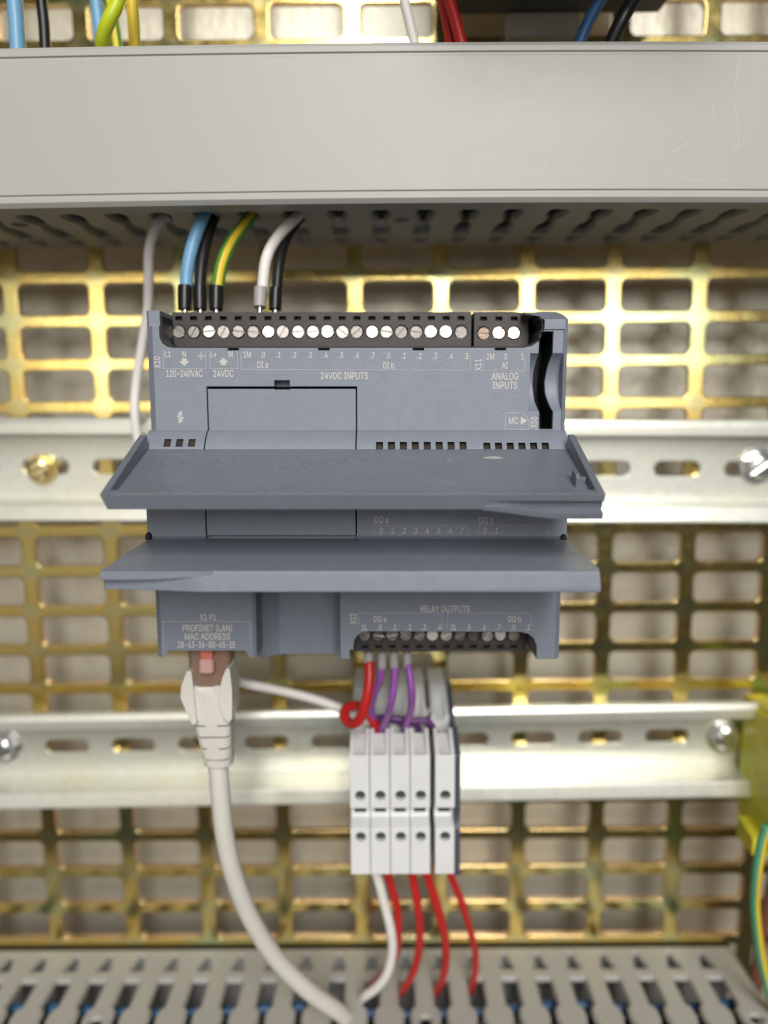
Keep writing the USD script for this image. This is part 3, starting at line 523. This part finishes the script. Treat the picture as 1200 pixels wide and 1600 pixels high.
wire('green and yellow earth wire hanging from the earth terminal', [(252.17, 179.54, 44), (250.71, 186.16, 44), (249.72, 197.32, 44), (251.01, 210.05, 42), (254.72, 227.82, 40), (259.69, 243.77, 38), (265.53, 259.49, 34)], 1.6, 'teal_wire', None, 'yellow_wire', (-0.6, 1.75))
wire('brown wire passing behind the end of the bottom duct', [(269.08, 203.36, 20), (267.48, 218.19, 20), (265.64, 233.25, 20), (264.69, 248.54, 20), (264.52, 261.46, 20), (264.97, 277.19, 20)], 1.9, 'brown_wire')
rw = random.Random(3)
for mt, y, d, wv, x0, x1, lab in (('dark_blue_wire', 261.0, 25.0, 0.8, -125, 262, 'blue wire lying just under the slots of the bottom duct'), ('dark_blue_wire', 264.0, 31, 1.5, -125, 262, 'second blue wire lying lower inside the bottom duct'), ('black_wire', 260.5, 36, 0.8, -125, 262, 'black wire lying inside the bottom duct'), ('red_wire', 261.5, 40, 1.5, 95, 190, 'red wire lying in the middle of the bottom duct'), ('green_wire', 264, 41, 2.0, -125, 262, 'green wire lying inside the bottom duct'), ('black_wire', 268, 24, 2.5, -125, 262, 'black wire lying deep inside the bottom duct'), ('brown_wire', 266, 45, 2.0, -125, 262, 'brown wire lying near the cover of the bottom duct')):
    wire(lab, [(x, y+rw.uniform(-wv, wv), d+rw.uniform(-2.5, 2.5)) for x in range(x0, x1, 32)], 1.8, mt, n=6)
wire('thick black cable added inside the top duct to darken its lower slots', [(x, -16.5+0.8*math.sin(x/21), 31+2*math.sin(x/33)) for x in range(-125, 385, 24)], 5.0, 'black_wire', n=5)  # unseen filler, added so the slots look black from below
wire('second black cable added to darken the top duct slots, nearer the cover', [(x, -17.5+0.8*math.sin(x/27+1), 46+2*math.sin(x/29)) for x in range(-125, 385, 24)], 5.5, 'black_wire', n=5)  # same added filler, nearer the front


# ================================================================ network cable
nc = thing('network_cable', 'off white network cable with moulded boot plugged into the controller', 'cable')
px, py, pd = (80.38, 118.36, 66)
B = lambda x0, x1, v0, v1, d0, d1, c=0.4: cbox(px+x0, px+x1, -v1, -v0, d0, d1, c)
Y0, Y1 = 109.0, 123.26
plug = obj('plug', B(-5.7, 5.8, Y0-2, Y1+6, 59.5, 67.6), 'plug_clear', nc)
obj('plug_core', B(-5.0, 5.1, Y0-1, Y1+5.5, 60.3, 66.3), 'plug_inner', plug)
obj('latch', cbox(px-1.9, px+1.6, -(Y0+5.2), -(Y0-2), 66.6, 69.8, 0.3), 'latch_red', plug)
obj('latch_tip', cbox(px-2.2, px+1.8, -(Y0+9.2), -(Y0+5.0), 66.6, 70.6, 0.6), 'latch_pale', plug)
for k in range(8): obj('contact', B(-4.2+k*1.15, -3.7+k*1.15, Y0-1.5, Y0+3, 59.0, 59.9, 0.05), 'gold', plug)
def hullpts(rings):
    return m3.Manifold.batch_hull([m3.Manifold.cube((w, dd, 0.3), True).translate((x, -d, -y)) for x, y, w, dd, d in rings])
by = Y1
def rsec(x, y, w, dd, d, r=1.6, h=0.3): return m3.Manifold.extrude(cs(rrect(-w/2, w/2, -dd/2, dd/2, r)), h).translate((x, -d, -y))
bx = px-0.2
seg = lambda *q: m3.Manifold.batch_hull([rsec(*a) for a in q])
boot = seg((bx, by-0.5, 11.8, 9.5, 63.5), (bx+.2, by+10.5, 10.6, 9.0, 63.2)) + seg((bx+.2, by+10.5, 10.6, 9.0, 63.2), (bx+.8, by+24.5, 8.2, 7.8, 62.5, 3.0))
ear = [(-5.4, by-5.6), (-4.5, by-5.4), (-4.2, by-1), (-4.0, by+4), (-3.6, by+9.5), (-4.6, by+9.8), (-6.6, by+4.6), (-7.5, by+2.0), (-7.2, by-1.2)]
boot = boot + ext(sg.Polygon([(bx+x, -y) for x, y in ear]).buffer(-0.3).buffer(0.5), 60.0, 69.6)
ear2 = [(6.3, by-6.2), (5.6, by-6.4), (4.5, by-3.8), (3.5, by+0.2), (3.3, by+4.0), (4.2, by+7.4), (5.6, by+9), (6.4, by+8), (6.7, by+0)]
boot = boot + ext(sg.Polygon([(bx+x, -y) for x, y in ear2]).buffer(-0.3).buffer(0.5), 59.5, 70.0)
boot = boot - seg((bx-0.9, by-1, 6.0, 4.0, 69.2, 0.8), (bx-0.9, by+1.0, 4.6, 2.0, 69.4, 0.8))
for k, (yy, half) in enumerate([(11.0, 1), (14.6, 0), (18.2, 1), (21.8, 0)]):
    ww = 12.0
    if half: boot = boot - box(bx-6, bx-1.6, -(by+yy+0.6), -(by+yy), 64.8, 72) - box(bx+1.9, bx+8, -(by+yy+0.6), -(by+yy), 60, 72)
    else: boot = boot - box(bx-8, bx+8, -(by+yy+0.6), -(by+yy), 65.2, 72) - box(bx+3.2, bx+8, -(by+yy+0.6), -(by+yy), 58, 72)
obj('strain_relief_boot', boot, 'boot_white', nc, smooth=35)
obj('cable_sheath', tube([(79.69, 141.56, 62.8),(80.74, 149.35, 63),(81.12, 159.31, 63),(81.77, 172.03, 62),(83.58, 185.71, 60),(87.40, 202.34, 56),(94.18, 220.07, 51),(103.19, 235.16, 46),(111.45, 247.41, 40),(114.92, 256.08, 34),(115.30, 265.67, 26)], 2.85, 12, 24), 'boot_white', nc, smooth=True)

# ================================================================ things cut by the picture's edges
pe = thing('earth_terminal', 'yellow and green earth terminal on the lower rail at the right edge', 'terminal', (261.53, 0, -171.00))
pep = [(4, 20), (30, 22), (38, 19), (46, 10), (48, 6), (48, -10), (44, -16), (32, -26), (22, -28), (4, -26)]
obj('body', prof(pep, 0, 7.0), 'pe_body', pe)
obj('side_cover', prof(sg.Polygon(pep).buffer(-2.2), -1.0, 0.0), 'pe_body', pe)
obj('entry_flap', prof([(30, 14), (40, 28), (36, 32), (24, 26)], 1.2, 5.2), 'pe_green', pe)
obj('foot_latch', prof([(14, -22), (26, -24), (26, -30), (14, -30)], -4.5, 1.5), 'pe_body', pe)
obj('second_body', prof(sg.Polygon(pep).buffer(-0.8), 7.1, 14), 'pe_green', pe)

ps = thing('power_supply', 'dark grey device with ventilation holes above the top duct', 'power supply', (147.46, 0, 79.95))
PW = 73.0
case = cbox(0, PW, 0, 90, 6, 112, 1.5)
vents = []
for i in range(9):
    for j in range(7):
        vents.append(rrect(6+i*9.2+(j % 2)*4.6, 12.6+i*9.2+(j % 2)*4.6, 18+j*12, 26+j*12, 2.2, 4))
case = case - hor(unary_union([v for v in vents if v.bounds[2] < PW-5]), -1, 3)
obj('case', case, 'device_grey', ps)
obj('rail_clip', cbox(23.22, 46.16, -7.45, -0.1, 2.6, 9, 0.6), 'device_pale', ps)
